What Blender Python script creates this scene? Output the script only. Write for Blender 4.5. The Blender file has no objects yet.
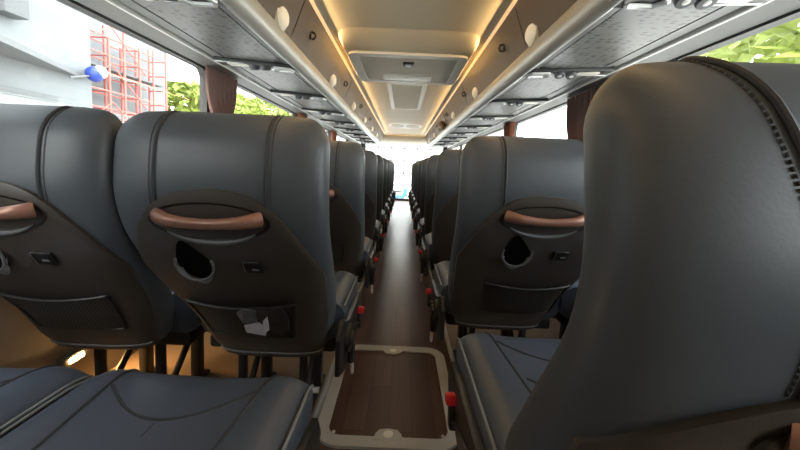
import bpy, bmesh, math, random
from mathutils import Vector, Matrix
random.seed(7)
C = bpy.context.scene.collection
PI = math.pi

# ------------------------------------------------------------------ materials
def mat(name, col, rough=0.5, metal=0.0, spec=0.5, bump=None, emit=None, coat=0.0, var=0.0, varscale=6.0):
    m = bpy.data.materials.new(name); m.use_nodes = True
    nt = m.node_tree; b = nt.nodes['Principled BSDF']
    b.inputs['Base Color'].default_value = (*col, 1)
    b.inputs['Roughness'].default_value = rough
    b.inputs['Metallic'].default_value = metal
    b.inputs['Specular IOR Level'].default_value = spec
    b.inputs['Coat Weight'].default_value = coat
    tc = nt.nodes.new('ShaderNodeTexCoord')
    if var > 0:
        n = nt.nodes.new('ShaderNodeTexNoise'); n.inputs['Scale'].default_value = varscale; n.inputs['Detail'].default_value = 4
        r = nt.nodes.new('ShaderNodeMix'); r.data_type = 'RGBA'
        r.inputs[6].default_value = (*[c*(1-var) for c in col], 1); r.inputs[7].default_value = (*[min(1, c*(1+var)) for c in col], 1)
        nt.links.new(tc.outputs['Object'], n.inputs['Vector']); nt.links.new(n.outputs['Fac'], r.inputs[0])
        nt.links.new(r.outputs[2], b.inputs['Base Color'])
    if bump:
        sc, st = bump
        n = nt.nodes.new('ShaderNodeTexNoise'); n.inputs['Scale'].default_value = sc; n.inputs['Detail'].default_value = 3
        bp = nt.nodes.new('ShaderNodeBump'); bp.inputs['Strength'].default_value = st; bp.inputs['Distance'].default_value = 0.002
        nt.links.new(tc.outputs['Object'], n.inputs['Vector']); nt.links.new(n.outputs['Fac'], bp.inputs['Height'])
        nt.links.new(bp.outputs['Normal'], b.inputs['Normal'])
    if emit:
        b.inputs['Emission Color'].default_value = (*emit[0], 1); b.inputs['Emission Strength'].default_value = emit[1]
    return m

M = {}
M['leather'] = mat('black_leather', (.072, .084, .100), .42, bump=(260, .06), spec=.5, var=.08, varscale=3)
M['cushion'] = mat('navy_leather', (.070, .086, .122), .40, bump=(200, .08), spec=.5, var=.1, varscale=4)
M['seam'] = mat('seam_leather', (.030, .033, .038), .6)
M['piping'] = mat('grey_piping', (.22, .24, .26), .4)
M['stitch'] = mat('dark_thread', (.03, .032, .036), .7)
M['shell'] = mat('brown_black_plastic', (.056, .047, .041), .36, spec=.5, bump=(400, .12))
M['shell_pit'] = mat('recess_shade_and_dark_plastic', (.006, .0055, .005), .45)  # handle recess shade put into the colour; also the socket's dark plastic
M['hole'] = mat('painted_opening_shade', (.003, .003, .003), .8, spec=.05)  # near-black colour stands in for the shade inside the cup opening
M['copper'] = mat('copper_handle', (.29, .145, .105), .35, metal=.25, var=.15, varscale=20)
M['greyplastic'] = mat('grey_plastic', (.13, .135, .145), .38)
M['black'] = mat('black_plastic', (.018, .018, .019), .4)
M['chrome'] = mat('brushed_steel', (.80, .80, .78), .3, metal=.4)
M['silver'] = mat('silver_frame', (.50, .50, .49), .5)
M['red'] = mat('red_plastic', (.62, .02, .03), .35, emit=None)
M['ceiling'] = mat('cream_ceiling', (.74, .65, .48), .55, var=.05, varscale=2)
M['cream'] = mat('cream_plastic', (.68, .60, .45), .4)
M['white'] = mat('offwhite_plastic', (.88, .84, .74), .38)
M['vent'] = mat('vent_grey', (.62, .56, .44), .5)
M['fascia'] = mat('taupe_fascia', (.145, .115, .09), .5, var=.06, varscale=3)
M['rail'] = mat('pale_rail', (.55, .55, .50), .32, metal=.25)
M['rackdark'] = mat('rack_dark', (.035, .035, .035), .45)
M['rack'] = mat('rack_grey', (.20, .20, .19), .5)
M['trim'] = mat('bright_trim', (.85, .85, .82), .35, metal=.2)
M['wallgrey'] = mat('wall_vinyl', (.20, .175, .145), .6, var=.08)
M['frit'] = mat('window_rubber', (.045, .042, .040), .5)
M['tan'] = mat('tan_vinyl_floor', (.30, .22, .15), .55, var=.12, varscale=8)
M['curtain'] = mat('brown_curtain', (.21, .12, .10), .85, bump=(120, .3))
M['curtain_red'] = mat('rust_curtain', (.34, .12, .06), .8, bump=(120, .3))
M['wrapper'] = mat('shiny_wrapper', (.80, .84, .95), .25, metal=.3)
M['pouch'] = mat('dark_pouch', (.02, .02, .022), .3)
M['concrete'] = mat('pale_concrete', (.20, .21, .215), .8, var=.2, varscale=1.2)
M['redpipe'] = mat('red_scaffold_paint', (.55, .16, .13), .6)
M['leaf'] = mat('leaf_green', (.26, .32, .06), .7, var=.45, varscale=9)
M['bark'] = mat('bark', (.15, .10, .06), .9)
M['asphalt'] = mat('bounce_asphalt', (.50, .49, .47), .9, var=.1)  # unseen ground, made paler to bounce daylight up onto racks and ceiling
M['canopy'] = mat('canopy_grey', (.14, .145, .145), .7)
M['blue'] = mat('blue_paint', (.02,.05,.3), .4)
M['bluedark'] = mat('blue_scooter_paint', (.04, .18, .42), .35)
M['facade'] = mat('white_facade', (.62, .64, .66), .7)
M['dash'] = mat('grey_dashboard', (.22, .23, .25), .5)
M['lampcream'] = mat('lamp_cream', (.85, .80, .68), .4, emit=((1, .86, .6), .12))
M['cove'] = mat('warm_led', (1, .8, .5), .5, emit=((1.0, .60, .28), .34))
M['foot'] = mat('warm_foot_lamp', (1, .8, .5), .5, emit=((1.0, .55, .2), 260.0))

def wood():
    m = bpy.data.materials.new('wood_plank_vinyl'); m.use_nodes = True; nt = m.node_tree; b = nt.nodes['Principled BSDF']
    tc = nt.nodes.new('ShaderNodeTexCoord')
    br = nt.nodes.new('ShaderNodeTexBrick'); br.offset = .5
    mp = nt.nodes.new('ShaderNodeMapping'); mp.inputs['Rotation'].default_value = (0, 0, PI/2)
    nt.links.new(tc.outputs['Object'], mp.inputs['Vector']); nt.links.new(mp.outputs['Vector'], br.inputs['Vector'])
    br.inputs['Color1'].default_value = (.070, .038, .030, 1); br.inputs['Color2'].default_value = (.115, .066, .050, 1)
    br.inputs['Mortar'].default_value = (.04, .022, .017, 1); br.inputs['Scale'].default_value = 1
    br.inputs['Brick Width'].default_value = .5; br.inputs['Row Height'].default_value = .085; br.inputs['Mortar Size'].default_value = .0015
    n = nt.nodes.new('ShaderNodeTexNoise'); m2 = nt.nodes.new('ShaderNodeMapping'); m2.inputs['Scale'].default_value = (70, 4, 1)
    nt.links.new(tc.outputs['Object'], m2.inputs['Vector']); nt.links.new(m2.outputs['Vector'], n.inputs['Vector'])
    n.inputs['Scale'].default_value = 1; n.inputs['Detail'].default_value = 5
    mx = nt.nodes.new('ShaderNodeMix'); mx.data_type = 'RGBA'; mx.blend_type = 'MULTIPLY'; mx.inputs[0].default_value = .6
    rp = nt.nodes.new('ShaderNodeValToRGB'); rp.color_ramp.elements[0].color = (.5, .5, .5, 1); rp.color_ramp.elements[1].color = (1.5, 1.4, 1.3, 1)
    nt.links.new(n.outputs['Fac'], rp.inputs['Fac']); nt.links.new(br.outputs['Color'], mx.inputs[6]); nt.links.new(rp.outputs['Color'], mx.inputs[7])
    nt.links.new(mx.outputs[2], b.inputs['Base Color']); b.inputs['Roughness'].default_value = .30; b.inputs['Specular IOR Level'].default_value = .8
    return m
M['wood'] = wood()

def perforated():      # luggage rack underside with rows of short slots
    m = bpy.data.materials.new('slotted_panel'); m.use_nodes = True; nt = m.node_tree; b = nt.nodes['Principled BSDF']
    tc = nt.nodes.new('ShaderNodeTexCoord')
    mp = nt.nodes.new('ShaderNodeMapping'); mp.inputs['Scale'].default_value = (1, 1, 1)
    br = nt.nodes.new('ShaderNodeTexVoronoi'); br.inputs['Scale'].default_value = 1; br.inputs['Randomness'].default_value = .45
    mp.inputs['Scale'].default_value = (24, 62, 1)
    nt.links.new(tc.outputs['Object'], mp.inputs['Vector']); nt.links.new(mp.outputs['Vector'], br.inputs['Vector'])
    rp = nt.nodes.new('ShaderNodeValToRGB'); rp.color_ramp.elements[0].position = .28; rp.color_ramp.elements[1].position = .36
    rp.color_ramp.elements[0].color = (.03, .03, .03, 1); rp.color_ramp.elements[1].color = (.19, .19, .178, 1)
    nt.links.new(br.outputs['Distance'], rp.inputs['Fac']); nt.links.new(rp.outputs['Color'], b.inputs['Base Color'])
    bp = nt.nodes.new('ShaderNodeBump'); bp.inputs['Strength'].default_value = .5; bp.inputs['Distance'].default_value = .003
    nt.links.new(rp.outputs['Color'], bp.inputs['Height']); nt.links.new(bp.outputs['Normal'], b.inputs['Normal'])
    b.inputs['Roughness'].default_value = .42
    return m
M['slots'] = perforated()

def netting():
    m = bpy.data.materials.new('black_netting'); m.use_nodes = True; nt = m.node_tree; b = nt.nodes['Principled BSDF']
    tc = nt.nodes.new('ShaderNodeTexCoord'); mp = nt.nodes.new('ShaderNodeMapping')
    mp.inputs['Scale'].default_value = (150, 1, 150); mp.inputs['Rotation'].default_value = (0, PI/4, 0)
    v = nt.nodes.new('ShaderNodeTexVoronoi'); v.inputs['Scale'].default_value = 1; v.inputs['Randomness'].default_value = 0
    sp = nt.nodes.new('ShaderNodeSeparateXYZ'); cb = nt.nodes.new('ShaderNodeCombineXYZ')
    nt.links.new(tc.outputs['Object'], mp.inputs['Vector']); nt.links.new(mp.outputs['Vector'], sp.inputs[0])
    nt.links.new(sp.outputs['X'], cb.inputs['X']); nt.links.new(sp.outputs['Z'], cb.inputs['Y']); nt.links.new(cb.outputs[0], v.inputs['Vector'])
    rp = nt.nodes.new('ShaderNodeValToRGB'); rp.color_ramp.elements[0].position = .25; rp.color_ramp.elements[1].position = .4
    rp.color_ramp.elements[0].color = (.075, .07, .065, 1); rp.color_ramp.elements[1].color = (.010, .010, .010, 1)
    nt.links.new(v.outputs['Distance'], rp.inputs['Fac']); nt.links.new(rp.outputs['Color'], b.inputs['Base Color'])
    b.inputs['Roughness'].default_value = .6
    return m
M['net'] = netting()

def glass():
    m = bpy.data.materials.new('window_glass'); m.use_nodes = True; nt = m.node_tree; nt.nodes.clear()
    o = nt.nodes.new('ShaderNodeOutputMaterial'); t = nt.nodes.new('ShaderNodeBsdfTransparent'); g = nt.nodes.new('ShaderNodeBsdfGlossy')
    t.inputs[0].default_value = (.93, .95, .94, 1); g.inputs['Roughness'].default_value = .02
    lw = nt.nodes.new('ShaderNodeLayerWeight'); lw.inputs[0].default_value = .5
    pw = nt.nodes.new('ShaderNodeMath'); pw.operation = 'POWER'; pw.inputs[1].default_value = 5; nt.links.new(lw.outputs['Facing'], pw.inputs[0])
    f = nt.nodes.new('ShaderNodeMath'); f.operation = 'MULTIPLY_ADD'; f.inputs[1].default_value = .5; f.inputs[2].default_value = .03; nt.links.new(pw.outputs[0], f.inputs[0])
    mx = nt.nodes.new('ShaderNodeMixShader')
    nt.links.new(f.outputs[0], mx.inputs[0]); nt.links.new(t.outputs[0], mx.inputs[1]); nt.links.new(g.outputs[0], mx.inputs[2])
    nt.links.new(mx.outputs[0], o.inputs[0]); return m
M['glass'] = glass()

# ------------------------------------------------------------------ mesh builder
class MB:
    def __init__(s): s.v = []; s.f = []
    def add(s, vs, fs):
        n = len(s.v); s.v += [tuple(p) for p in vs]; s.f += [tuple(i+n for i in f) for f in fs]; return s
    def box(s, c, d, bev=0.0, rot=None):
        bm = bmesh.new(); bmesh.ops.create_cube(bm, size=1)
        for p in bm.verts: p.co = Vector((p.co.x*d[0], p.co.y*d[1], p.co.z*d[2]))
        if bev > 0: bmesh.ops.bevel(bm, geom=bm.edges[:], offset=min(bev, min(d)*.45), segments=2, profile=.5, affect='EDGES')
        if rot is not None: bmesh.ops.transform(bm, matrix=rot, verts=bm.verts)
        bm.verts.index_update()
        s.add([(p.co.x+c[0], p.co.y+c[1], p.co.z+c[2]) for p in bm.verts], [[q.index for q in f.verts] for f in bm.faces]); bm.free(); return s
    def span(s, x0, x1, y0, y1, z0, z1, bev=0.0):
        return s.box(((x0+x1)/2, (y0+y1)/2, (z0+z1)/2), (abs(x1-x0), abs(y1-y0), abs(z1-z0)), bev)
    def loft(s, rings, cap=True, closed=True):
        n = len(rings[0]); vs = [p for r in rings for p in r]; fs = []
        for i in range(len(rings)-1):
            for j in range(n if closed else n-1):
                k = (j+1) % n; fs.append((i*n+j, i*n+k, (i+1)*n+k, (i+1)*n+j))
        if cap: fs.append(tuple(reversed(range(n)))); fs.append(tuple((len(rings)-1)*n+j for j in range(n)))
        return s.add(vs, fs)
    def tube(s, path, r, seg=8, rz=None, cyclic=False):
        path = [Vector(p) for p in path]; rings = []; n = len(path); up = None
        for i, p in enumerate(path):
            if cyclic: d = path[(i+1) % n]-path[i-1]
            else: d = path[min(i+1, n-1)]-path[max(i-1, 0)]
            if d.length < 1e-9: d = Vector((0, 0, 1))
            d.normalize()
            if up is None: up = Vector((0, 0, 1)) if abs(d.z) < .9 else Vector((0, 1, 0))
            a = d.cross(up)
            if a.length < 1e-4: a = d.cross(Vector((1, 0, 0)))
            a.normalize(); b = a.cross(d); b.normalize(); up = b
            rr = r(i/(n-1)) if callable(r) else r; r2 = rr if rz is None else rr*rz
            rings.append([p+a*math.cos(2*PI*k/seg)*rr+b*math.sin(2*PI*k/seg)*r2 for k in range(seg)])
        if cyclic: rings.append(rings[0]); return s.loft(rings, cap=False)
        return s.loft(rings)
    def cyl(s, c, axis, r, h, seg=20, r2=None):
        ax = Vector(axis).normalized(); q = ax.to_track_quat('Z', 'Y'); r2 = r if r2 is None else r2; rings = []
        for t, rr in ((-h/2, r*.9), (-h/2+h*.08, r), (h/2-h*.08, r2), (h/2, r2*.9)):
            rings.append([Vector(c)+q @ Vector((rr*math.cos(2*PI*k/seg), rr*math.sin(2*PI*k/seg), t)) for k in range(seg)])
        return s.loft(rings)
    def ball(s, c, r, sx=1, sy=1, sz=1, nu=14, nv=9, jit=0):
        rings = []
        for i in range(nv+1):
            a = -PI/2+PI*(i+.001)/(nv+.002)
            rings.append([(c[0]+r*sx*math.cos(a)*math.cos(2*PI*k/nu)*(1+random.uniform(-jit, jit)), c[1]+r*sy*math.cos(a)*math.sin(2*PI*k/nu)*(1+random.uniform(-jit, jit)), c[2]+r*sz*math.sin(a)) for k in range(nu)])
        return s.loft(rings)
    def build(s, name, m, parent=None, sharp=38):
        me = bpy.data.meshes.new(name); me.from_pydata(s.v, [], s.f); me.update()
        bm = bmesh.new(); bm.from_mesh(me); bmesh.ops.recalc_face_normals(bm, faces=bm.faces)
        for e in bm.edges:
            if len(e.link_faces) == 2 and e.calc_face_angle(0) > math.radians(sharp): e.smooth = False
        for f in bm.faces: f.smooth = True
        bm.to_mesh(me); bm.free(); me.materials.append(m)
        o = bpy.data.objects.new(name, me); C.objects.link(o)
        if parent is not None: o.parent = parent
        return o

def empty(name, loc=(0, 0, 0)):
    o = bpy.data.objects.new(name, None); o.empty_display_size = .1; C.objects.link(o); o.location = loc; return o
def tag(o, label, cat, group=None, kind=None):
    o['label'] = label; o['category'] = cat
    if group: o['group'] = group
    if kind: o['kind'] = kind
    return o
def struct(o, label=None):
    o['kind'] = 'structure'
    if label: o['label'] = label; o['category'] = o.name.split('_')[0].split('.')[0]
    return o
def copy_tree(o, parent=None):
    c = o.copy(); C.objects.link(c)
    if parent is not None: c.parent = parent
    for ch in list(KIDS.get(o.name, [])): copy_tree(ch, c)
    return c
KIDS = {}
def index_kids():
    KIDS.clear()
    for o in C.objects:
        if o.parent: KIDS.setdefault(o.parent.name, []).append(o)

def lerp_tab(tab, z):
    if z <= tab[0][0]: return tab[0][1]
    if z >= tab[-1][0]: return tab[-1][1]
    for i in range(len(tab)-1):
        z0, v0 = tab[i]; z1, v1 = tab[i+1]
        if z <= z1:
            # catmull-rom
            vm = tab[i-1][1] if i > 0 else v0; zm = tab[i-1][0] if i > 0 else z0-(z1-z0)
            vp = tab[i+2][1] if i+2 < len(tab) else v1; zp = tab[i+2][0] if i+2 < len(tab) else z1+(z1-z0)
            t = (z-z0)/(z1-z0); m0 = (v1-vm)/(z1-zm)*(z1-z0); m1 = (vp-v0)/(zp-z0)*(z1-z0)
            return (2*t**3-3*t*t+1)*v0+(t**3-2*t*t+t)*m0+(-2*t**3+3*t*t)*v1+(t**3-t*t)*m1

# ------------------------------------------------------------------ the seat
REAR = [(.36, .265), (.42, .235), (.515, .182), (.60, .126), (.715, .055), (.80, .014), (.88, -.004), (.95, -.002), (1.02, .010), (1.09, .03)]
HALF = [(.36, .160), (.42, .178), (.515, .203), (.60, .222), (.715, .240), (.85, .245), (1.02, .243), (1.09, .243)]
THK = [(.36, .13), (.5, .165), (.62, .16), (.78, .13), (.95, .13), (1.09, .12)]
NEXP = 3.2
ZR, RR = .988, .075
SIDE = 0
XCT = [(.36, .036), (.42, .034), (.515, .026), (.60, .015), (.715, .003), (.8, 0), (1.09, 0)]
def xc(z): return SIDE*lerp_tab(XCT, z)
def rear(z): return lerp_tab(REAR, z)
def dims(z):
    a = lerp_tab(HALF, z); b = lerp_tab(THK, z)/2; yc = rear(z)+b
    if z > ZR:
        s = min(1, (z-ZR)/RR); c = math.sqrt(max(0, 1-s*s)); a = a-RR*.78*(1-c); b = b*(.12+.88*c)
    return a, b, yc
def surf(x, z, off=0.0, front=False):
    a, b, yc = dims(z); u = min(1, abs((x-xc(z))/a)); y = b*(1-u**NEXP)**(1/NEXP)
    return Vector((x, yc+y+off if front else yc-y-off, z))

def make_backrest():
    mb = MB(); rings = []; seg = 56
    zs = [.36+(ZR-.36)*i/26 for i in range(27)]+[ZR+RR*math.sin(PI/2*i/10) for i in range(1, 11)]
    for i, z in enumerate(zs):
        a, b, yc = dims(z)
        if i == 0: a *= .93; b *= .8
        r = []
        for k in range(seg):
            t = 2*PI*k/seg; ct, st = math.cos(t), math.sin(t)
            x = a*math.copysign(abs(ct)**(2/NEXP), ct); y = b*math.copysign(abs(st)**(2/NEXP), st)
            r.append((x+xc(z), yc+y, z))
        rings.append(r)
    a, b, yc = dims(ZR+RR)
    rings.append([(p[0]*.8, yc+(p[1]-yc)*.3, p[2]+.003) for p in rings[-1]])
    mb.loft(rings); return mb

ARCH = [.675, .215]; HZ = [0.0, 0.0]
def zarch(s): return ARCH[0]+ARCH[1]*(1-abs(s)**2.8)
def shell_pt(s, z, off):
    a = dims(z)[0]; x = s*a*.955+xc(z)
    return surf(x, z, off)
def make_shell():
    mb = MB(); zb = .362; ns, nt = 34, 26; rows = []
    for j in range(-1, nt+2):
        t = min(1, max(0, j/nt)); row = []
        for i in range(-1, ns+2):
            s = max(-1, min(1, -1+2*i/ns)); z = zb+(zarch(s)-zb)*t
            edge = (i < 0 or i > ns or j < 0 or j > nt)
            off = -.02 if edge else .013+.010*math.exp(-((z-.42)/.06)**2)
            if not edge and (abs(s) > .96 or t > .985): off *= .75
            p = shell_pt(s, z, off)
            if j < 0 or j > nt: p.z += (.002 if j > nt else -.002)
            row.append(p)
        rows.append(row)
    mb.loft(rows, cap=False, closed=False); return mb

def patch(outline_fn, off0, off1, n=28, rings=6):
    """filled curved patch on the rear surface; outline_fn(angle)->(x,z); off0 at rim, off1 at centre"""
    mb = MB(); pts = [outline_fn(2*PI*k/n) for k in range(n)]
    cx = sum(p[0] for p in pts)/n; cz = sum(p[1] for p in pts)/n; rs = []
    for r in range(rings+1):
        q = 1-r/rings*.97; off = off1+(off0-off1)*(q**3)
        rs.append([surf(cx+(p[0]-cx)*q, cz+(p[1]-cz)*q, off) for p in pts])
    mb.loft(rs, cap=False); mb.f.append(tuple(len(mb.v)-n+k for k in range(n))); return mb
def spath(pts, off): return [surf(x, z, off) for x, z in pts]

def cushion_top(x, y):
    a = .243; u = min(1, abs(x)/a)
    z = .425+.070*(1-u**5)**(1/5)
    z += .010*math.exp(-((abs(x)-.185)/.035)**2)-.008*math.exp(-(x/.12)**4)
    if y > .66: z -= .06*((y-.66)/.08)**2.6
    return z
def make_cushion():
    mb = MB(); rings = []; seg = 52; c0 = .22 if HZ[0] else .365; ys = [c0+(.66-c0)*i/14 for i in range(15)]+[.66+.085*math.sin(PI/2*i/9) for i in range(1, 10)]
    for iy, y in enumerate(ys):
        r = []; dz = 0
        if y > .66: s = (y-.66)/.085; q = math.sqrt(max(0, 1-min(1, s)**2)); sh = .38+.62*q
        else: sh = 1
        for k in range(seg):
            t = 2*PI*k/seg; ct, st = math.cos(t), math.sin(t)
            x = .243*math.copysign(abs(ct)**(2/4.5), ct)*(1-.06*(1-sh)); h = .070*math.copysign(abs(st)**(2/4.5), st)
            z = .425+h*sh
            if st > 0: z += (.010*math.exp(-((abs(x)-.185)/.035)**2)-.008*math.exp(-(x/.12)**4))*sh*min(1, st*2)
            r.append((x, y, z))
        rings.append(r)
    mb.loft(rings); return mb
def ctop(x, y, off=.0):
    sh = 1 if y <= .66 else .38+.62*math.sqrt(max(0, 1-min(1, (y-.66)/.085)**2))
    u = min(1, abs(x)/.243); h = .070*(1-u**4.5)**(1/4.5)
    return Vector((x, y+off*.5*(1-sh), .425+(h+.010*math.exp(-((abs(x)-.185)/.035)**2)-.008*math.exp(-(x/.12)**4))*sh+off))

PROTO = {}
def make_seat(side):
    """side: +1 aisle at +x, -1 aisle at -x, 0 window seat"""
    global SIDE
    SIDE = side
    root = empty('coach_seat')
    shared = PROTO.get('meshes')
    back = make_backrest().build('backrest', M['leather'], root)
    # piping seams and stitches on the headrest
    for sg in (-1, 1):
        sm = MB(); st = MB()
        zt = ZR+RR; z0_ = .775 if HZ[0] else .80; zl = [z0_+(ZR-z0_)*i/18 for i in range(19)]+[ZR+RR*math.sin(PI/2*i/9)*.995 for i in range(1, 10)]
        SX = (lambda z: .106+.052*max(0, (z-.775)/.296)**2) if HZ[0] else (lambda z: .122)
        P = [surf(sg*SX(z), z, .0015) for z in zl]+[surf(sg*SX(zt), z, .0015, True) for z in reversed(zl[12:])]
        for p in P[19:27]: p.z += .001
        sm.tube(P, .0034, 8)
        zq = [z0_+(ZR-z0_)*i/20 for i in range(21)]+[ZR+RR*math.sin(PI/2*i/10)*.995 for i in range(1, 11)]
        Q = [surf(sg*(SX(z)+.011), z, .0008) for z in zq]
        for i in range(0, len(Q)-1):
            a = Q[i]; b = Q[i+1]
            if (b-a).length < .004: continue
            for fr in (.1, .6):
                st.tube([a.lerp(b, fr), a.lerp(b, fr+.32)], .0013, 5)
        sm.build('seam', M['seam'], back); st.build('stitching', M['stitch'], back)
    sm = MB(); sm.tube([surf(-.155, z, .001, True) for z in [.5+.43*i/16 for i in range(17)]]+[surf(-.155+.31*i/12, .93-.02*math.sin(PI*i/12), .001, True) for i in range(1, 12)]+[surf(.155, z, .001, True) for z in [.93-.43*i/16 for i in range(17)]], .0035, 6)
    sm.build('front_seam', M['seam'], back)
    shell = make_shell().build('back_shell', M['shell'], root)
    # recess + lip
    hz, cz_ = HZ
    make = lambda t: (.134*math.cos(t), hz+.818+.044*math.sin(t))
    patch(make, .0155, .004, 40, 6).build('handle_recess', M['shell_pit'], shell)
    lip = MB(); lip.tube([surf(  .115*math.cos(t), hz+.820+.052*math.sin(t), .0155) for t in [PI+.55+(PI-1.1)*i/20 for i in range(21)]], lambda t: .0015+.0045*math.sin(PI*t), 8)
    lip.build('recess_lip', M['greyplastic'], shell)
    h = MB(); hp = []
    for i in range(25):
        u = -1+2*i/24; x = .113*u; z = hz+.817+.012*u*u; off = .012+.024*(1-abs(u)**6)
        p = surf(x, z, off); hp.append(p)
    h.tube(hp, lambda t: .0095+.0045*abs(2*t-1)**2, 12, rz=1.25)
    h.build('grab_handle', M['copper'], root)
    # cup holder: its opening is a patch coloured black for the shade inside
    def tear(t):
        x, z = .043*math.cos(t), .043*math.sin(t)
        if math.sin(t) > 0: z *= 1.45; x = x*(1-.45*math.sin(t))-.014*math.sin(t)
        return (-.060+x, cz_+.708+z)
    cup = patch(tear, .0165, .013, 32, 6).build('cup_holder', M['hole'], root)
    rg = MB(); rg.tube([surf(-.060+.045*math.cos(t), cz_+.706+.042*math.sin(t), .020+.012*math.sin(PI*i/20)) for i, t in enumerate([PI-.35+(PI+.7)*i/20 for i in range(21)])], .0033, 8)
    rg.build('holder_ring', M['greyplastic'], cup)
    pm = MB(); rs = []
    for j in range(5):
        q = j/4
        rs.append([surf(-.060+(.045-.010*q)*math.cos(t), cz_+.706+(.042*(1+.35*q))*math.sin(t)-.002*q, .018+.010*math.sin(PI*i/20)*(1-q)) for i, t in enumerate([PI+.15+(PI-.3)*i/20 for i in range(21)])])
    pm.loft(rs, cap=False, closed=False); pm.build('holder_pouch', M['piping'], cup)
    # socket
    u = MB(); c = surf(.075, cz_+.705, .017); rotm = Matrix.Rotation(math.radians(30), 4, 'X')
    u.box(c, (.048, .010, .036), .004, rotm); us = u.build('usb_socket', M['shell_pit'], root)
    u = MB(); c2 = surf(.075, cz_+.721, .022); u.box(c2, (.034, .0015, .0012), .0005, rotm); u.box(surf(.082, cz_+.700, .0225), (.016, .003, .007), .001, rotm)
    u.tube([surf(.056, cz_+.72, .0225), surf(.056, cz_+.69, .0225)], .001, 5); u.build('socket_trim', M['greyplastic'], us)
    # net pocket
    pk = MB(); rs = []
    for j in range(13):
        t = j/12; z = .458+.126*t; hw = .118+.022*t; row = []
        for i in range(25):
            s = -1+2*i/24; dz = -.012*(1-s*s)*t
            off = .022+.018*math.sin(PI*min(1, (1-abs(s))*1.2)/2)*(.5+.5*math.sin(PI*t*.9))+.0015*math.sin(i*2.1+j)
            row.append(surf(.010+s*hw, z+dz, off))
        rs.append(row)
    pk.loft(rs, cap=False, closed=False); pocket = pk.build('mesh_pocket', M['net'], root)
    fr = MB()
    tl, tr, br_, bl = (-.132, .586), (.152, .586), (.130, .456), (-.110, .456)
    def seg_(a, b, n, sag=0): return [(a[0]+(b[0]-a[0])*i/n, a[1]+(b[1]-a[1])*i/n-sag*math.sin(PI*i/n)) for i in range(n+1)]
    fr.tube([surf(x, z, .026+.014*math.sin(PI*i/16)) for i, (x, z) in enumerate(seg_(tl, tr, 16, .012))], .0042, 8)
    fr.tube(spath(seg_(tr, br_, 8), .022), .004, 8); fr.tube(spath(seg_(br_, bl, 14), .022), .004, 8); fr.tube(spath(seg_(bl, tl, 8), .022), .004, 8)
    fr.build('pocket_hem', M['black'], pocket)
    rim = MB(); rim.tube([shell_pt(-1+2*i/30, .380, .020) for i in range(31)], .0034, 8); rim.build('shell_rim', M['greyplastic'], shell)
    # cushion
    cu = make_cushion().build('seat_cushion', M['cushion'], root)
    sm = MB()
    for sg in (-1, 1):
        sm.tube([ctop(sg*(.115+.045*((y-.3)/.44)), y, .0005) for y in [(.24 if HZ[0] else .37)+(.42 if HZ[0] else .29)*i/12 for i in range(13)]+[.66+.078*math.sin(PI/2*i/6) for i in range(1, 7)]], .003, 6)
    sm.tube([ctop(-.145+.29*i/20, .655-.075*math.sin(PI*i/20), .0005) for i in range(21)], .003, 6)
    for k in range(7):
        x = -.09+.18*k/6; y1 = .655-.075*math.sin(PI*(x+.145)/.29)-.006
        sm.tube([ctop(x*(1-.3*q/5), y1-.035*q/5*(1+.3*math.sin(k*2)), -.0012) for q in range(6)], .0018, 5)
    sm.tube([ctop(-.12+.24*i/16, .50-.05*math.sin(PI*i/16), .0005) for i in range(17)], .003, 6)
    sm.build('seam', M['seam'], cu)
    for sg in (-1, 1):
        pp = MB(); pp.tube([Vector((sg*.2405, y, ctop(sg*.225, y).z-.004-.0)) for y in [(.24 if HZ[0] else .375)+(.42 if HZ[0] else .285)*i/10 for i in range(11)]]+[Vector((sg*.238, .66+.07*math.sin(PI/2*i/5), ctop(sg*.225, .66+.07*math.sin(PI/2*i/5)).z-.006)) for i in range(1, 6)], .0032, 7)
        pp.build('piping', M['piping'], cu)
    # pan, legs
    MB().span(-.215, .215, .36, .68, .315, .365, .012).build('seat_pan', M['black'], root)
    for sg in (-1, 1):
        g = MB(); x = sg*.105
        g.span(x-.012, x+.012, .36, .39, .052, .32, .006); g.span(x-.018, x+.018, .56, .60, .052, .32, .006)
        g.span(x-.028, x+.020, .34, .64, .040, .060, .006); g.tube([(x, .38, .09), (x, .57, .29)], .012, 8)
        g.build('leg', M['black'], root)
    fb = MB(); fb.tube([(-.16, .375, .17), (.16, .375, .17)], .011, 8)
    fb.build('crossbar', M['chrome'], root)
    if side:
        e = side
        sp = MB(); prof = [(.21, .33), (.21, .44), (.27, .475), (.36, .44), (.60, .425), (.71, .40), (.735, .36), (.71, .31), (.50, .29), (.30, .29)]
        sp.loft([[(e*xx, .45+(y-.45)*k, .37+(z-.37)*k) for y, z in prof] for xx, k in ((.244, 1), (.256, 1), (.262, .94))])
        pan = sp.build('side_panel', M['black'], root)
        kn = MB(); kn.cyl((e*.266, .30, .405), (1, 0, 0), .042, .022, 24); kn.cyl((e*.280, .30, .405), (1, 0, 0), .022, .014, 16)
        kn.tube([(e*.268, .30, .40), (e*.272, .34, .36), (e*.272, .345, .30)], .013, 8)
        kn.build('recliner_hinge', M['black'], root)
        lv = MB(); lv.box((e*.272, .37, .275), (.012, .022, .085), .005, Matrix.Rotation(.35, 4, 'X')); lv.build('recline_lever', M['chrome'], root)
        bk = MB(); bk.box((e*.268, .585, .335), (.020, .032, .07), .006, Matrix.Rotation(-.3, 4, 'X')); b_ = bk.build('belt_buckle', M['black'], root)
        bk = MB(); bk.box((e*.269, .592, .370), (.034, .032, .026), .005, Matrix.Rotation(-.3, 4, 'X')); bt = bk.build('release_button', M['red'], b_); bt['label'] = 'red release button'
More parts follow.
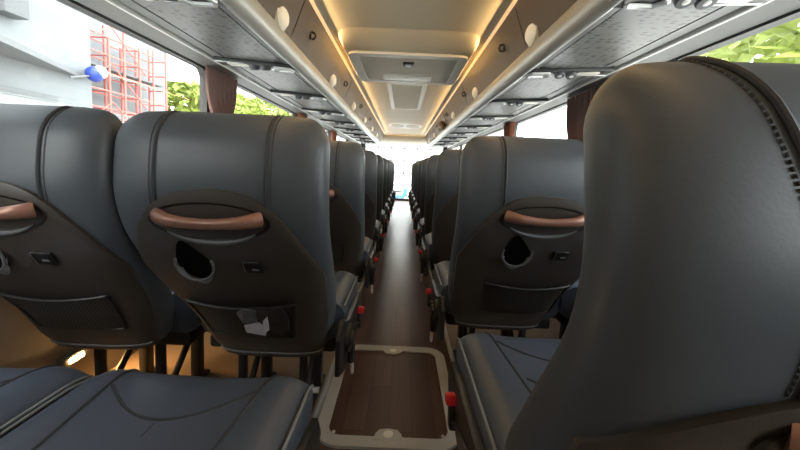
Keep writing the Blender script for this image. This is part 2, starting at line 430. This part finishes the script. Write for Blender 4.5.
        sh = MB(); sh.tube([(e*.262, .62, .30), (e*.266, .50, .36), (e*.262, .38, .40)], .009, 6, rz=.3); sh.build('belt_webbing', M['black'], root)
    SIDE = 0
    return root

NR = 10; PITCH = .75
LX, RX = .42, .42
protoL = make_seat(+1); protoR = make_seat(-1); protoW = make_seat(0)
ARCH[:] = [.685, .10]; HZ[:] = [-.085, -.035]
THK[:] = [(.36, .19), (.5, .25), (.65, .21), (.82, .14), (.95, .13), (1.09, .12)]
protoN = make_seat(-1)
index_kids()
ORD = ['', 'first', 'second', 'third', 'fourth', 'fifth', 'sixth', 'seventh', 'eighth', 'ninth']
first = {'L': True, 'R': True, 'W': True, 'N': True}
def place(kind, x, y, label):
    pr = {'L': protoL, 'R': protoR, 'W': protoW, 'N': protoN}[kind]
    o = pr if first[kind] else copy_tree(pr)
    first[kind] = False
    o.location = (x, y, 0); tag(o, label, 'seat', 'coach seats in rows on both sides of the aisle'); return o
for k in range(NR):
    yl = -.02+PITCH*k; yr = .22+PITCH*k
    if k == 0:
        place('L', -LX, yl, 'navy leather aisle seat whose wide cushion fills the bottom left of the photo')
        near = place('N', RX, yr, 'big dark leather seat on the right seen from just behind, with stitched curved seam')
        place('W', -LX-.495, yl, 'navy leather window seat in the bottom left corner, beside the wide near cushion')
        place('W', RX+.495, yr, 'window seat at the far right edge, beside the big near backrest')
        NEAR = near
    else:
        place('L', -LX, yl, ('black leather seat left of the aisle with a crumpled wrapper in its net pocket' if k == 1 else
              'black leather aisle seat on the left, %s backrest forward from the near cushion' % ORD[k]))
        place('R', RX, yr, ('black leather seat right of the aisle, net pocket showing, just past big near backrest' if k == 1 else
              'black leather aisle seat right of the aisle, %s backrest past the big near one' % ORD[k]))
        place('W', -LX-.495, yl, ('black leather window seat at the left edge, next to the seat holding a wrapper' if k == 1 else
              'black leather window seat by the left wall, %s row forward from the near cushion' % ORD[k]))
        place('W', RX+.495, yr, 'black leather window seat by the right wall, %s row past the big near backrest' % ORD[k])

# the near right backrest stands more upright than the others
def upright(seat, deg, dy):
    p = Vector((0, .30, .405)); T = Matrix.Translation((0, dy, -.022)) @ Matrix.Translation(p) @ Matrix.Rotation(math.radians(deg), 4, 'X') @ Matrix.Translation(-p)
    for o in C.objects:
        if o.parent == seat and o.name.split('.')[0] in ('backrest', 'back_shell', 'grab_handle', 'cup_holder', 'usb_socket', 'mesh_pocket'): o.matrix_local = T
upright(NEAR, -9.0, -.062)

# wrapper and pouch in the net pocket of the first left seat
wy = -.02+PITCH
root = empty('crumpled_wrapper', (-LX, wy, 0))
def crumple(cx, z0, z1, hw, off, seed, lean=0):
    rnd = random.Random(seed); mb = MB(); rows = []
    for side in (0, 1):
        pass
    f = []; b = []
    for j in range(8):
        t = j/7; z = z0+(z1-z0)*t; rf = []; rb = []
        for i in range(9):
            s = -1+2*i/8; j1 = rnd.uniform(-.004, .004)
            p = surf(cx+s*hw*(.7+.3*math.sin(t*3))+lean*t, z+rnd.uniform(-.003, .003), off+j1+.008*(1-s*s)); rf.append(p)
            rb.append(Vector((p.x, p.y+.007, p.z)))
        f.append(rf+list(reversed(rb)))
    mb.loft(f); return mb
def facets(pts, th=.004):
    mb = MB(); n_ = len(pts); P = [surf(x, z, o_) for x, z, o_ in pts]
    mb.loft([P, [Vector((p.x, p.y+th, p.z)) for p in P]]); return mb
w1 = facets([(0.015, 0.492, 0.054), (0.068, 0.487, 0.062), (0.079, 0.518, 0.064), (0.056, 0.533, 0.054), (0.020, 0.524, 0.060)]); w1.build('wrapper_sheet', M['wrapper'], root, 10)
facets([(0.017, 0.530, 0.056), (0.054, 0.535, 0.054), (0.061, 0.576, 0.050), (0.029, 0.584, 0.056), (0.006, 0.564, 0.049)]).build('wrapper_flap', M['greyplastic'], root, 10)
facets([(0.068, 0.501, 0.070), (0.084, 0.512, 0.066), (0.089, 0.561, 0.060), (0.077, 0.547, 0.064)], .003).build('wrapper_fold', M['wrapper'], root, 10)
tag(root, 'crumpled silvery wrapper tucked in the net pocket behind the left aisle seat', 'wrapper')
pb = crumple(.085, .485, .585, .045, .046, 11).build('black_pouch', M['pouch'])
pb.location = (-LX, wy, 0); tag(pb, 'glossy black pouch bulging from the left seat pocket beside the wrapper', 'pouch')

# ------------------------------------------------------------------ the coach body
H = .955                   # eye height
Y0, Y1 = -1.0, 9.7
WX = 1.22
o = MB().span(-WX-.05, WX+.05, Y0-.05, Y1+.1, -.06, -.001).build('floor', M['wood']); struct(o, 'dark brown wood-look floor of the aisle')
for sg, nm in ((-1, 'left'), (1, 'right')):
    o = MB().span(sg*.285, sg*WX, Y0, 8.1, -.001, .04, .004).build('floor_' + nm, M['tan']); struct(o)
    o = MB().span(sg*.278, sg*.290, Y0, 8.1, 0, .043, .003).build('trim_%d' % (1 if sg < 0 else 2), M['silver']); struct(o)
    ZB, ZT = .78, 1.503
    o = MB().span(sg*WX, sg*(WX+.05), Y0, Y1, 0, ZB).build('wall_' + nm, M['wallgrey']); struct(o, '%s side wall of the coach below the windows' % nm)
    o = MB().span(sg*WX, sg*(WX+.05), Y0, Y1, ZT, 1.85).build('wall_upper_' + nm, M['frit']); struct(o)
# roof over everything
o = MB().span(-WX-.05, WX+.05, Y0-.05, Y1+.1, 1.83, 1.90).build('roof', M['white']); struct(o)
o = MB().span(-WX-.05, WX+.05, Y0-.05, Y0, 0, 1.83).build('wall_back', M['wallgrey']); struct(o)
ceil = MB()
# shallow arched ceiling panel between the racks
prof = [(-.52, 1.772), (-.47, 1.780), (-.40, 1.786), (-.2, 1.790), (.2, 1.790), (.40, 1.786), (.47, 1.780), (.52, 1.772)]
ceil.loft([[(x, y, z) for x, z in prof]+[(x, y, 1.83) for x, z in reversed(prof)] for y in (Y0, 8.6)])
o = ceil.build('ceiling', M['ceiling']); struct(o, 'cream ceiling panel above the aisle')

# windows: rounded frame rings and panes
def rrect(y0, y1, z0, z1, r, n=6):
    pts = []
    for cy, cz, a0 in ((y1-r, z1-r, 0), (y0+r, z1-r, PI/2), (y0+r, z0+r, PI), (y1-r, z0+r, 3*PI/2)):
        for i in range(n+1): a = a0+PI/2*i/n; pts.append((cy+r*math.cos(a), cz+r*math.sin(a)))
    return pts
PIL = [-1.0, .42, 2.17, 3.92, 5.67, 7.42, 9.1]
wn = 0
for sg, nm in ((-1, 'left'), (1, 'right')):
    for i in range(len(PIL)-1):
        wn += 1; a, b = PIL[i], PIL[i+1]
        inner = rrect(a+.075, b-.075, .80, 1.497, .055); outer = []
        cy, cz = (a+b)/2, (.78+1.503)/2; n = len(inner); m = 7
        # matching outer ring projected to the rectangle
        hy, hz = (b-a)/2, (1.503-.78)/2
        for (y, z) in inner:
            dy, dz = (y-cy)/hy, (z-cz)/hz; s = max(abs(dy), abs(dz)); outer.append((cy+dy/s*hy, cz+dz/s*hz))
        x0, x1 = sg*(WX+.002), sg*(WX+.048)
        mb = MB()
        mb.loft([[(x0, y, z) for y, z in outer], [(x0, y, z) for y, z in inner], [(x1, y, z) for y, z in inner], [(x1, y, z) for y, z in outer]], cap=False)
        w = mb.build('window_%d' % wn, M['frit']); struct(w, '%s side window, number %d from the back of the coach' % (nm, i+1))
        g = MB(); xs = sg*(WX+.02); g.loft([[(xs, y, z) for y, z in inner], [(xs+sg*.005, y, z) for y, z in inner]])
        g.build('pane', M['glass'], w)

# front wall with windscreen
fw = MB(); fw.span(-WX, WX, Y1, Y1+.05, 0, .06); fw.span(-WX, WX, Y1, Y1+.05, 1.62, 1.83); fw.span(-WX, -WX+.1, Y1, Y1+.05, .06, 1.62); fw.span(WX-.1, WX, Y1, Y1+.05, .06, 1.62)
o = fw.build('wall_front', M['frit']); struct(o, 'front end wall around the windscreen')
o = MB().span(-WX+.1, WX-.1, Y1+.02, Y1+.03, .06, 1.62).build('window_13', M['glass']); struct(o, 'bright windscreen at the far end of the aisle')

# racks
RXI, RXO, RZI, RZO = .555, 1.09, 1.480, 1.512     # underside inner and outer
RK = 8.4
for sg, nm in ((-1, 'left'), (1, 'right')):
    rk = empty('luggage_rack', (0, 0, 0))
    tag(rk, 'long overhead luggage rack with slotted grey underside above the %s seats' % nm, 'luggage rack', 'overhead luggage racks')
    def zz(x): return RZI+(RZO-RZI)*(x-RXI)/(RXO-RXI)
    # body above the underside
    mb = MB(); pr = [(.612, 1.50), (.612, 1.825), (WX-.002, 1.825), (WX-.002, 1.53), (1.09, 1.53)]
    mb.loft([[(sg*x, y, z) for x, z in pr] for y in (Y0+.01, RK)]); mb.build('rack_body', M['rackdark'], rk)
    mb = MB(); a, b = .672, .985; mb.loft([[(sg*a, y, zz(a)), (sg*b, y, zz(b)), (sg*b, y, zz(b)+.022), (sg*a, y, zz(a)+.022)] for y in (Y0+.01, RK)]); mb.build('slotted_panel', M['slots'], rk)
    mb = MB(); a, b = .630, .664; mb.loft([[(sg*a, y, zz(a)-.004), (sg*b, y, zz(b)-.002), (sg*b, y, zz(b)+.024), (sg*a, y, zz(a)+.024)] for y in (Y0+.01, RK)]); mb.build('inner_channel', M['rack'], rk)
    mb = MB(); a, b = .995, 1.062; mb.loft([[(sg*a, y, zz(a)), (sg*b, y, zz(b)+.004), (sg*b, y, zz(b)+.024), (sg*a, y, zz(a)+.022)] for y in (Y0+.01, RK)]); mb.build('outer_channel', M['rack'], rk)
    mb = MB(); mb.tube([(sg*1.085, y, 1.516) for y in (Y0+.01, RK)], .014, 10); mb.build('edge_trim', M['trim'], rk)
    mb = MB(); a, b = 1.095, WX-.003; mb.loft([[(sg*a, y, 1.520), (sg*b, y, 1.506), (sg*b, y, 1.535), (sg*a, y, 1.535)] for y in (Y0+.01, RK)]); mb.build('window_valance', M['rack'], rk)
    mb = MB(); prf = []
    for i in range(16):
        t = 2*PI*i/16; prf.append((.598+.030*math.cos(t)-.012*math.sin(t), 1.512+.048*math.sin(t)))
    mb.loft([[(sg*x, y, z) for x, z in prf] for y in (Y0+.01, RK)]); mb.build('hand_rail', M['rail'], rk)
    mb = MB(); mb.loft([[(sg*x, y, z) for x, z in ((.588, 1.53), (.566, 1.60), (.508, 1.758), (.508, 1.825), (.61, 1.825), (.61, 1.53))] for y in (Y0+.01, RK)])
    mb.build('fascia', M['fascia'], rk)
    y = .2
    while y < RK:
        mb = MB(); mb.loft([[(sg*x, yy, z) for x, z in ((.5745, 1.57), (.5085, 1.75), (.514, 1.75), (.580, 1.57))] for yy in (y, y+.006)]); mb.build('fascia_joint', M['rackdark'], rk); y += 1.5
    mb = MB(); mb.loft([[(sg*x, y, z) for x, z in ((.492, 1.772), (.507, 1.766), (.507, 1.773), (.492, 1.779))] for y in (Y0+.01, RK)])
    cv = mb.build('cove_light_strip', M['cove']); tag(cv, 'thin warm LED strip along the %s edge of the ceiling' % nm, 'light strip', 'ceiling cove strips')

# service units under the rack, one per row
su = empty('service_unit')
b = MB(); b.box((.83, 0, 1.4895), (.44, .10, .022), .004, Matrix.Rotation(math.atan2(RZO-RZI, RXO-RXI)*-1, 4, 'Y')); base = b.build('unit_base', M['rackdark'], su)
b = MB(); lp = [(.645, -.028), (.72, -.034), (.745, 0), (.72, .034), (.645, .028), (.632, 0)]
b.tube([(x, y, 1.462+(x-.555)*.05) for x, y in lp], .0115, 8, cyclic=True); b.build('bracket', M['chrome'], su)
for i, x in enumerate((.79, .85)):
    b = MB(); b.cyl((x, -.005, 1.478), (0, -.35, -1), .030, .034, 18, .026); n_ = b.build('air_nozzle', M['greyplastic'], su)
    b = MB(); b.cyl((x, -.010, 1.465), (0, -.35, -1), .011, .008, 12); b.build('nozzle_core', M['trim'], n_)
b = MB(); b.span(.88, .99, -.026, .026, 1.481, 1.496, .004); b.build('reading_light', M['white'], su)
b = MB(); b.tube([(.75, .035, 1.482), (.88, .04, 1.486), (1.05, .035, 1.492)], .005, 6); b.build('conduit', M['trim'], su)
index_kids()
n = 0
for sg, nm in ((-1, 'left'), (1, 'right')):
    for k in range(9):
        y = (1.13 if sg < 0 else 1.02)+.78*k
        if y > RK-.2: continue
        if n == 0: u = su
        else: u = copy_tree(su)
        n += 1
        u.location = (0, y, 0); u.rotation_euler = (0, 0, 0)
        u['_s'] = sg
        tag(u, 'metal bracket, air nozzles and reading light under the %s rack, %s from the camera' % (nm, ['nearest', 'second', 'third', 'fourth', 'fifth', 'sixth', 'seventh', 'eighth', 'ninth'][k]), 'air vent unit', 'service units under the racks')
        if sg > 0: pass
        else: u.rotation_euler = (0, 0, PI)
        del u['_s']

# round lamps on the fascia
lm = empty('round_lamp')
b = MB(); b.cyl((0, 0, 0), (1, 0, 0), .055, .018, 28); b.build('lamp_ring', M['white'], lm)
b = MB(); b.ball((-.008, 0, 0), .045, .6, 1, 1, 20, 9); b.build('lamp_lens', M['lampcream'], lm)
index_kids(); n = 0
for sg, nm in ((-1, 'left'), (1, 'right')):
    for k in range(6):
        y = (1.54+1.06*k) if sg < 0 else (1.60+1.2*k)
        u = lm if n == 0 else copy_tree(lm); n += 1
        u.location = (sg*.570, y, 1.592); u.rotation_euler = (0, 0, 0 if sg > 0 else PI)
        tag(u, 'round cream lamp half hidden behind the %s hand rail, %s from the camera' % (nm, ['nearest', 'second', 'third', 'fourth', 'fifth', 'sixth'][k]), 'lamp', 'round lamps along the rack fascias')
# dark coat hooks on the fascia
hk = empty('coat_hook')
b = MB(); b.span(-.004, .006, -.012, .012, -.03, .03, .003); b.build('hook_plate', M['rackdark'], hk)
b = MB(); b.tube([(0, 0, .012), (-.02, 0, .004), (-.026, 0, -.012), (-.018, 0, -.026), (-.006, 0, -.028)], .0055, 8); b.build('hook_arm', M['black'], hk)
index_kids(); n = 0
for sg, nm in ((-1, 'left'), (1, 'right')):
    for k in range(4):
        y = (1.92+1.06*k) if sg < 0 else (1.98+1.2*k)
        u = hk if n == 0 else copy_tree(hk); n += 1
        u.location = (sg*.541, y, 1.668); u.rotation_euler = (0, 0, 0 if sg > 0 else PI)
        tag(u, 'small dark coat hook on the %s rack fascia, %s from the camera' % (nm, ['nearest', 'second', 'third', 'fourth'][k]), 'hook', 'coat hooks on the rack fascias')

# ------------------------------------------------------------------ ceiling fittings
ZC = 1.790
# near hatch
r = empty('ceiling_hatch', (0, 1.24, ZC)); tag(r, 'white framed ceiling hatch at the top edge, nearest the camera', 'ceiling hatch')
def ring(x0, x1, y0, y1, w, z0, z1, rad):
    mb = MB(); o_ = rrect(x0, x1, y0, y1, rad); i_ = rrect(x0+w, x1-w, y0+w, y1-w, max(.005, rad-w))
    mb.loft([[(x, y, z1) for x, y in o_], [(x, y, z0) for x, y in o_], [(x, y, z0) for x, y in i_], [(x, y, z1) for x, y in i_]], cap=False); return mb
ring(-.275, .275, -.42, .42, .05, -.022, .004, .04).build('frame', M['white'], r)
MB().span(-.228, .228, -.372, .372, -.012, .003, .004).build('panel', M['cream'], r)
# dropped housing
r = empty('roof_hatch_housing', (0, 2.66, ZC)); tag(r, 'cream dropped ceiling housing with a framed escape hatch and black latch', 'roof hatch')
mb = MB(); rings = []
for z, gx, gy0, gy1, rad in ((.004, .46, -.56, .42, .10), (-.03, .445, -.52, .41, .10), (-.062, .43, -.42, .40, .09), (-.078, .415, -.39, .385, .08)):
    rings.append([(x, y, z) for x, y in rrect(-gx, gx, gy0, gy1, rad)])
mb.loft(rings); mb.build('housing', M['cream'], r)
ring(-.405, .405, -.375, .375, .065, -.094, -.074, .06).build('frame', M['white'], r)
p_ = MB().span(-.335, .335, -.305, .305, -.084, -.076, .003).build('panel', M['vent'], r)
MB().span(-.20, .20, .10, .27, -.098, -.078, .01).build('handle_tray', M['white'], r)
b = MB(); b.span(-.035, .045, -.20, -.11, -.094, -.082, .004); lt = b.build('latch', M['black'], r)
MB().span(-.016, .022, -.175, -.14, -.100, -.092, .003).build('latch_lever', M['chrome'], lt)
# return vent
r = empty('ceiling_vent', (0, 4.08, ZC)); tag(r, 'long framed grey return vent in the ceiling beyond the hatch housing', 'vent')
ring(-.20, .20, -.72, .70, .045, -.020, .004, .03).build('frame', M['white'], r)
MB().span(-.157, .157, -.677, .657, -.008, .003).build('grille', M['vent'], r)
b = MB()
for i in range(26): b.span(-.155, .155, -.66+i*.051, -.655+i*.051, -.014, -.007)
b.build('slat', M['white'], r)
r = empty('oval_vent', (0, 6.8, ZC)); tag(r, 'flat twin oval vent in the ceiling near the front', 'vent')
for sg in (-1, 1):
    mb = MB(); mb.loft([[(sg*.15+.13*math.cos(t), .25*math.sin(t), z) for t in [2*PI*i/24 for i in range(24)]] for z in (.003, -.012)]); mb.build('grille', M['vent'], r)
mb = MB(); mb.loft([[(.34*math.cos(t), .42*math.sin(t), z) for t in [2*PI*i/32 for i in range(32)]] for z in (.003, -.006)]); mb.build('surround', M['white'], r)
# front header
r = empty('front_header', (0, 8.6, 0)); tag(r, 'cream header panel across the front end of the ceiling', 'panel')
mb = MB(); pr = [(0, 1.825), (0, 1.72), (.03, 1.68), (.30, 1.60), (1.05, 1.58), (1.05, 1.825)]
mb.loft([[(x, y, z) for y, z in pr] for x in (-1.1, 1.1)]); mb.build('panel', M['cream'], r)
MB().span(-.16, .16, -.006, .01, 1.725, 1.755, .003).build('display', M['vent'], r)
MB().span(-.50, .50, -.010, .004, 1.768, 1.780).build('light_strip', M['cove'], r)
# bundle on the right fascia
mb = MB()
for i in range(9): mb.ball((.52+random.uniform(-.015, .02), 4.9+random.uniform(-.16, .16), 1.60+random.uniform(-.05, .06)), .05, .6, 1, .8, 9, 6, .25)
o = mb.build('tied_bundle', mat('bronze_fabric', (.22, .15, .07), .35, metal=.4)); tag(o, 'small bronze bundle bulging over the right hand rail far ahead', 'bundle')

# ------------------------------------------------------------------ floor hatch
r = empty('floor_hatch', (-.012, 1.38, 0)); tag(r, 'wood-look floor hatch with rounded silver frame in the near aisle', 'floor hatch')
ring(-.263, .262, -.325, .325, .046, .010, -.004, .09).build('frame', M['silver'], r)
MB().span(-.218, .217, -.280, .280, -.002, .004).build('hatch_panel', M['wood'], r)
for yy, sg in ((-.285, 1), (.288, -1)):
    mb = MB(); pts = [(-.052, -.01), (-.046, .018), (-.032, .036), (0, .042), (.032, .036), (.046, .018), (.052, -.01)]
    mb.loft([[(x, yy+sg*y, z) for x, y in pts] for z in (.003, .012)]); l_ = mb.build('latch', M['silver'], r)
    mb = MB(); mb.cyl((0, yy+sg*.014, .0125), (0, 0, 1), .017, .004, 20); mb.build('latch_lock', M['chrome'], l_)
for x in (-.195, .195):
    b = MB(); b.cyl((x, -.262, .006), (0, 0, 1), .006, .005, 10); b.build('screw', M['chrome'], r)

# foot lamps low on the left wall
for k, y in enumerate((1.20, 1.36)):
    r = empty('foot_lamp', (-WX+.0, y, .19))
    MB().span(0, .022, -.055, .055, -.02, .02, .005).build('lamp_body', M['greyplastic'], r)
    MB().span(.018, .027, -.026, .026, -.006, .006, .002).build('lamp_lens', M['foot'], r)
    tag(r, ['near warm foot lamp on the left wall just beyond the window seat cushion', 'far warm foot lamp on the left wall behind its near twin'][k], 'lamp', 'foot lamps on the left wall')

# ------------------------------------------------------------------ curtains
def curtain(sg, y0, y1, m, label, ztop=1.508, zbot=.86, tie=.62, seed=0):
    rnd = random.Random(seed); mb = MB(); rows = []
    nz, ny = 18, 44; w = y1-y0; yc = (y0+y1)/2; ph = rnd.uniform(0, 6)
    for j in range(nz+1):
        t = j/nz; z = ztop+(zbot-ztop)*t; pinch = 1-tie*math.exp(-((t-.62)/.28)**2)
        fr = []; bk = []
        for i in range(ny+1):
            s = -1+2*i/ny; y = yc+s*w/2*pinch
            x = WX-.035-.014*math.sin(s*19+ph+t*1.2)-.006*math.sin(s*41+t*3)
            fr.append((sg*x, y, z)); bk.append((sg*(x+.004), y, z))
        rows.append(fr+list(reversed(bk)))
    mb.loft(rows)
    r = empty('curtain', (0, 0, 0))
    mb.build('curtain_cloth', m, r, 60)
    b = MB(); zt = ztop+(zbot-ztop)*.62; hw = w/2*(1-tie)+.01
    b.tube([(sg*(WX-.035)+.028*math.cos(a)*1, yc+hw*math.sin(a), zt) for a in [2*PI*i/20 for i in range(20)]], .006, 6, cyclic=True); b.build('tie_band', M['curtain_red'], r)
    tag(r, label, 'curtain', 'tied curtains between the windows'); return r
curtain(-1, 2.02, 2.38, M['curtain'], 'brown tied curtain between the first two left windows in view', seed=1)
curtain(-1, 3.78, 4.10, M['curtain_red'], 'rust tied curtain on the left wall, second from the camera', seed=2)
curtain(-1, 5.50, 5.85, M['curtain_red'], 'rust tied curtain on the left wall, third from the camera', seed=3)
curtain(1, 2.12, 2.50, M['curtain'], 'brown tied curtain right of the bright window on the right wall', tie=.4, seed=4)
curtain(1, 1.92, 2.10, M['curtain_red'], 'narrow rust curtain beside the big near backrest on the right', tie=.3, seed=5)
curtain(1, 3.74, 4.05, M['curtain_red'], 'rust curtain at the far end of the bright right window', seed=6)

# ------------------------------------------------------------------ driver's end
r = empty('dashboard', (0, 9.15, 0)); tag(r, 'grey dashboard at the right below the windscreen', 'dashboard')
mb = MB(); pr = [(0, 0), (0, .42), (.06, .52), (.20, .56), (.50, .54), (.52, 0)]
mb.loft([[(x, y, z) for y, z in pr] for x in (.32, 1.18)]); mb.build('panel', M['dash'], r)
MB().span(.55, .95, -.012, .02, .34, .40, .005).build('instrument', M['black'], r)

# ------------------------------------------------------------------ outside
GZ = -1.35
o = MB().span(-40, 40, -30, 70, GZ-.1, GZ).build('ground', M['asphalt']); struct(o, 'unseen pavement outside, paled to bounce light into the coach')
# left building
r = empty('building', (-6.35, 2, GZ)); tag(r, 'pale concrete building outside the near left window', 'building')
mb = MB(); mb.span(-3, 0, -7, 4.9, 0, 7.5); mb.build('wall', M['concrete'], r)
b = MB(); b.span(-.02, .03, 3.0, 4.2, 3.2, 3.32); b.build('ledge', M['canopy'], r)
b = MB(); b.span(0, .25, 3.25, 3.6, 4.4, 7.4, .02); b.build('column', M['canopy'], r)
mb = MB(); ply = [(-6.34, 6.7), (-6.34, 1.0), (-3.99, 1.0)]
mb.loft([[(x, y, z) for x, y in ply] for z in (2.42, 2.51)]); o = mb.build('canopy_roof', M['canopy']); tag(o, 'flat grey pointed canopy fixed to the concrete building', 'canopy')
# far concrete frame and scaffold
o = MB().span(-11, -7.9, 7.3, 11.3, GZ, 6.0).build('unfinished_building', M['concrete']); tag(o, 'unfinished pale building behind the red scaffold', 'building')
r = empty('scaffold', (-7.2, 7.25, GZ)); tag(r, 'red tubular scaffold standing against the unfinished building', 'scaffold')
for yy in (0, .5, 1.05, 1.5, 2.0, 2.5, 3.0):
    for xx in (0, -.5):
        b = MB(); b.tube([(xx, yy, 0), (xx, yy, 5.3+.25*math.sin(yy*5))], .028, 8); b.build('upright', M['redpipe'], r)
b = MB()
for zz_ in [.9+.42*i for i in range(11)]:
    for xx in (0, -.5): b.tube([(xx, -.1, zz_), (xx, 3.1, zz_)], .02, 6)
    for yy in (0, 1.05, 2.0, 3.0): b.tube([(0, yy, zz_), (-.5, yy, zz_)], .018, 6)
b.build('ledger', M['redpipe'], r)
b = MB()
for i in range(5): b.tube([(.02, .0, .9+.9*i), (.02, 1.1, 1.8+.9*i)], .016, 6); b.tube([(.02, 2.2, .9+.9*i), (.02, 1.1, 1.8+.9*i)], .016, 6)
b.build('brace', M['redpipe'], r)
for i in range(3):
    b = MB(); b.span(-.48, -.04, .05, 2.95, 1.85+1.26*i, 1.89+1.26*i); b.build('deck_board', M['canopy'], r)
r = empty('round_sign', (-6.17, 6.66, 2.53)); tag(r, 'blue and white ball shaped sign at the tip of the grey canopy', 'sign')
b = MB(); b.ball((.0, .12, 0), .15); b.build('sign_ball', M['blue'], r)
b = MB(); b.ball((.06, .17, .05), .125); b.build('white_cap', M['facade'], r)
b = MB(); b.tube([(0, -.38, -.19), (0, .05, -.05)], .02, 6); b.build('bracket', M['canopy'], r)

def tree(x, y, h, rad, label, seed):
    rnd = random.Random(seed); r = empty('tree', (x, y, GZ)); tag(r, label, 'tree', 'trees outside the windows')
    b = MB(); b.tube([(0, 0, 0), (.05, .03, h*.4), (-.03, 0, h*.8)], lambda t: .14*(1-t*.6), 8); b.build('trunk', M['bark'], r)
    mb = MB()
    for i in range(2300):
        a = rnd.uniform(0, 2*PI); c_ = rnd.uniform(-1, 1); q = rad*rnd.uniform(.55, 1.0)**.5
        s_ = math.sqrt(1-c_*c_); p = Vector((q*s_*math.cos(a), q*s_*math.sin(a), h*.72+q*.75*c_)); l = rnd.uniform(.12, .24)
        d1 = Vector((rnd.uniform(-1, 1), rnd.uniform(-1, 1), rnd.uniform(-.6, .6))).normalized()*l
        d2 = d1.cross(Vector((rnd.uniform(-1, 1), rnd.uniform(-1, 1), rnd.uniform(-1, 1)))).normalized()*l*.45
        mb.add([p-d1, p+d2, p+d1, p-d2], [(0, 1, 2, 3)])
    mb.build('foliage', M['leaf'], r)
for i, (x, y, h, rd, lb) in enumerate([
    (-8.6, 13.6, 5.6, 1.7, 'light green leafy tree just right of the red scaffold'),
    (-9.0, 17.4, 6.0, 1.9, 'leafy tree seen through the second left window, left of its middle'),
    (-9.2, 21.8, 6.6, 2.2, 'leafy tree seen through the second left window, further off'),
    (-12.6, 25.6, 7.6, 2.4, 'most distant leafy tree outside the left windows'),
    (5.6, 3.0, 6.0, 2.4, 'yellow green tree outside the near right window')]):
    tree(x, y, h, rd, lb, i)
# ahead
r = empty('building', (0, 26, GZ)); tag(r, 'white gridded building ahead of the windscreen', 'building')
b = MB(); b.span(-9, 9, 0, 4, 0, 9); b.build('wall', M['facade'], r)
b = MB()
for i in range(9): b.span(-9, 9, -.06, 0, .9+i*.95, 1.0+i*.95)
for i in range(19): b.span(-9+i, -8.92+i, -.06, 0, 0, 9)
b.build('grid_moulding', M['canopy'], r)
r = empty('scooter', (-.15, 22, GZ)); tag(r, 'blue scooter parked ahead, seen low in the windscreen', 'scooter')
for yy in (-.32, .45):
    b = MB(); b.tube([(yy+.22*math.cos(a), 0, .25+.22*math.sin(a)) for a in [2*PI*i/18 for i in range(18)]], .05, 8, cyclic=True); b.build('wheel', M['black'], r)
b = MB(); b.tube([(-.35, 0, .35), (-.1, 0, .45), (.15, 0, .35), (.35, 0, .6), (.38, 0, .95)], .13, 10); b.build('body', M['bluedark'], r)
b = MB(); b.box((-.2, 0, .72), (.6, .26, .12), .04); b.build('seat', M['black'], r)
b = MB(); b.tube([(.36, -.3, 1.05), (.38, 0, 1.0), (.36, .3, 1.05)], .02, 8); b.build('handlebar', M['chrome'], r)

# ------------------------------------------------------------------ light
w = bpy.data.worlds.new('World'); bpy.context.scene.world = w; w.use_nodes = True; nt = w.node_tree
bg = nt.nodes['Background']; sky = nt.nodes.new('ShaderNodeTexSky'); sky.sky_type = 'NISHITA'
sky.sun_elevation = math.radians(50); sky.sun_rotation = math.radians(200); sky.sun_disc = False; sky.air_density = 1.5; sky.dust_density = 6
mx = nt.nodes.new('ShaderNodeMix'); mx.data_type = 'RGBA'; mx.inputs[0].default_value = .75
sc_ = nt.nodes.new('ShaderNodeVectorMath'); sc_.operation = 'SCALE'; sc_.inputs[3].default_value = .12
nt.links.new(sky.outputs[0], sc_.inputs[0]); nt.links.new(sc_.outputs[0], mx.inputs[6]); mx.inputs[7].default_value = (.95, .98, 1.0, 1)
nt.links.new(mx.outputs[2], bg.inputs[0]); bg.inputs[1].default_value = 5.0
def area(name, loc, rot, sx, sy, power, col):
    l = bpy.data.lights.new(name, 'AREA'); l.shape = 'RECTANGLE'; l.size = sx; l.size_y = sy; l.energy = power; l.color = col
    o = bpy.data.objects.new(name, l); C.objects.link(o); o.location = loc; o.rotation_euler = rot; return o
# the cove strips' own light, thrown over the ceiling
area('cove_lamp_left', (-.46, 3.7, 1.755), (0, math.radians(-65), 0), .02, 9.0, 6, (1, .66, .30))
area('cove_lamp_right', (.46, 3.7, 1.755), (0, math.radians(65), 0), .02, 9.0, 6, (1, .66, .30))

# ------------------------------------------------------------------ camera
cam = bpy.data.cameras.new('camera'); co = bpy.data.objects.new('camera', cam); C.objects.link(co)
F = 335.0
cam.sensor_width = 36; cam.lens = F/800*36; cam.clip_start = .02; cam.clip_end = 300
co.matrix_world = Matrix.Translation((0, 0, H)) @ Matrix.Rotation(math.radians(85), 4, 'X') @ Matrix.Rotation(math.radians(2.5), 4, 'Z')
cam.shift_x = -2/800; cam.shift_y = -28/800
s = bpy.context.scene; s.camera = co
s.view_settings.view_transform = 'Standard'; s.view_settings.look = 'None'; s.view_settings.gamma = 1; s.view_settings.exposure = 1.15
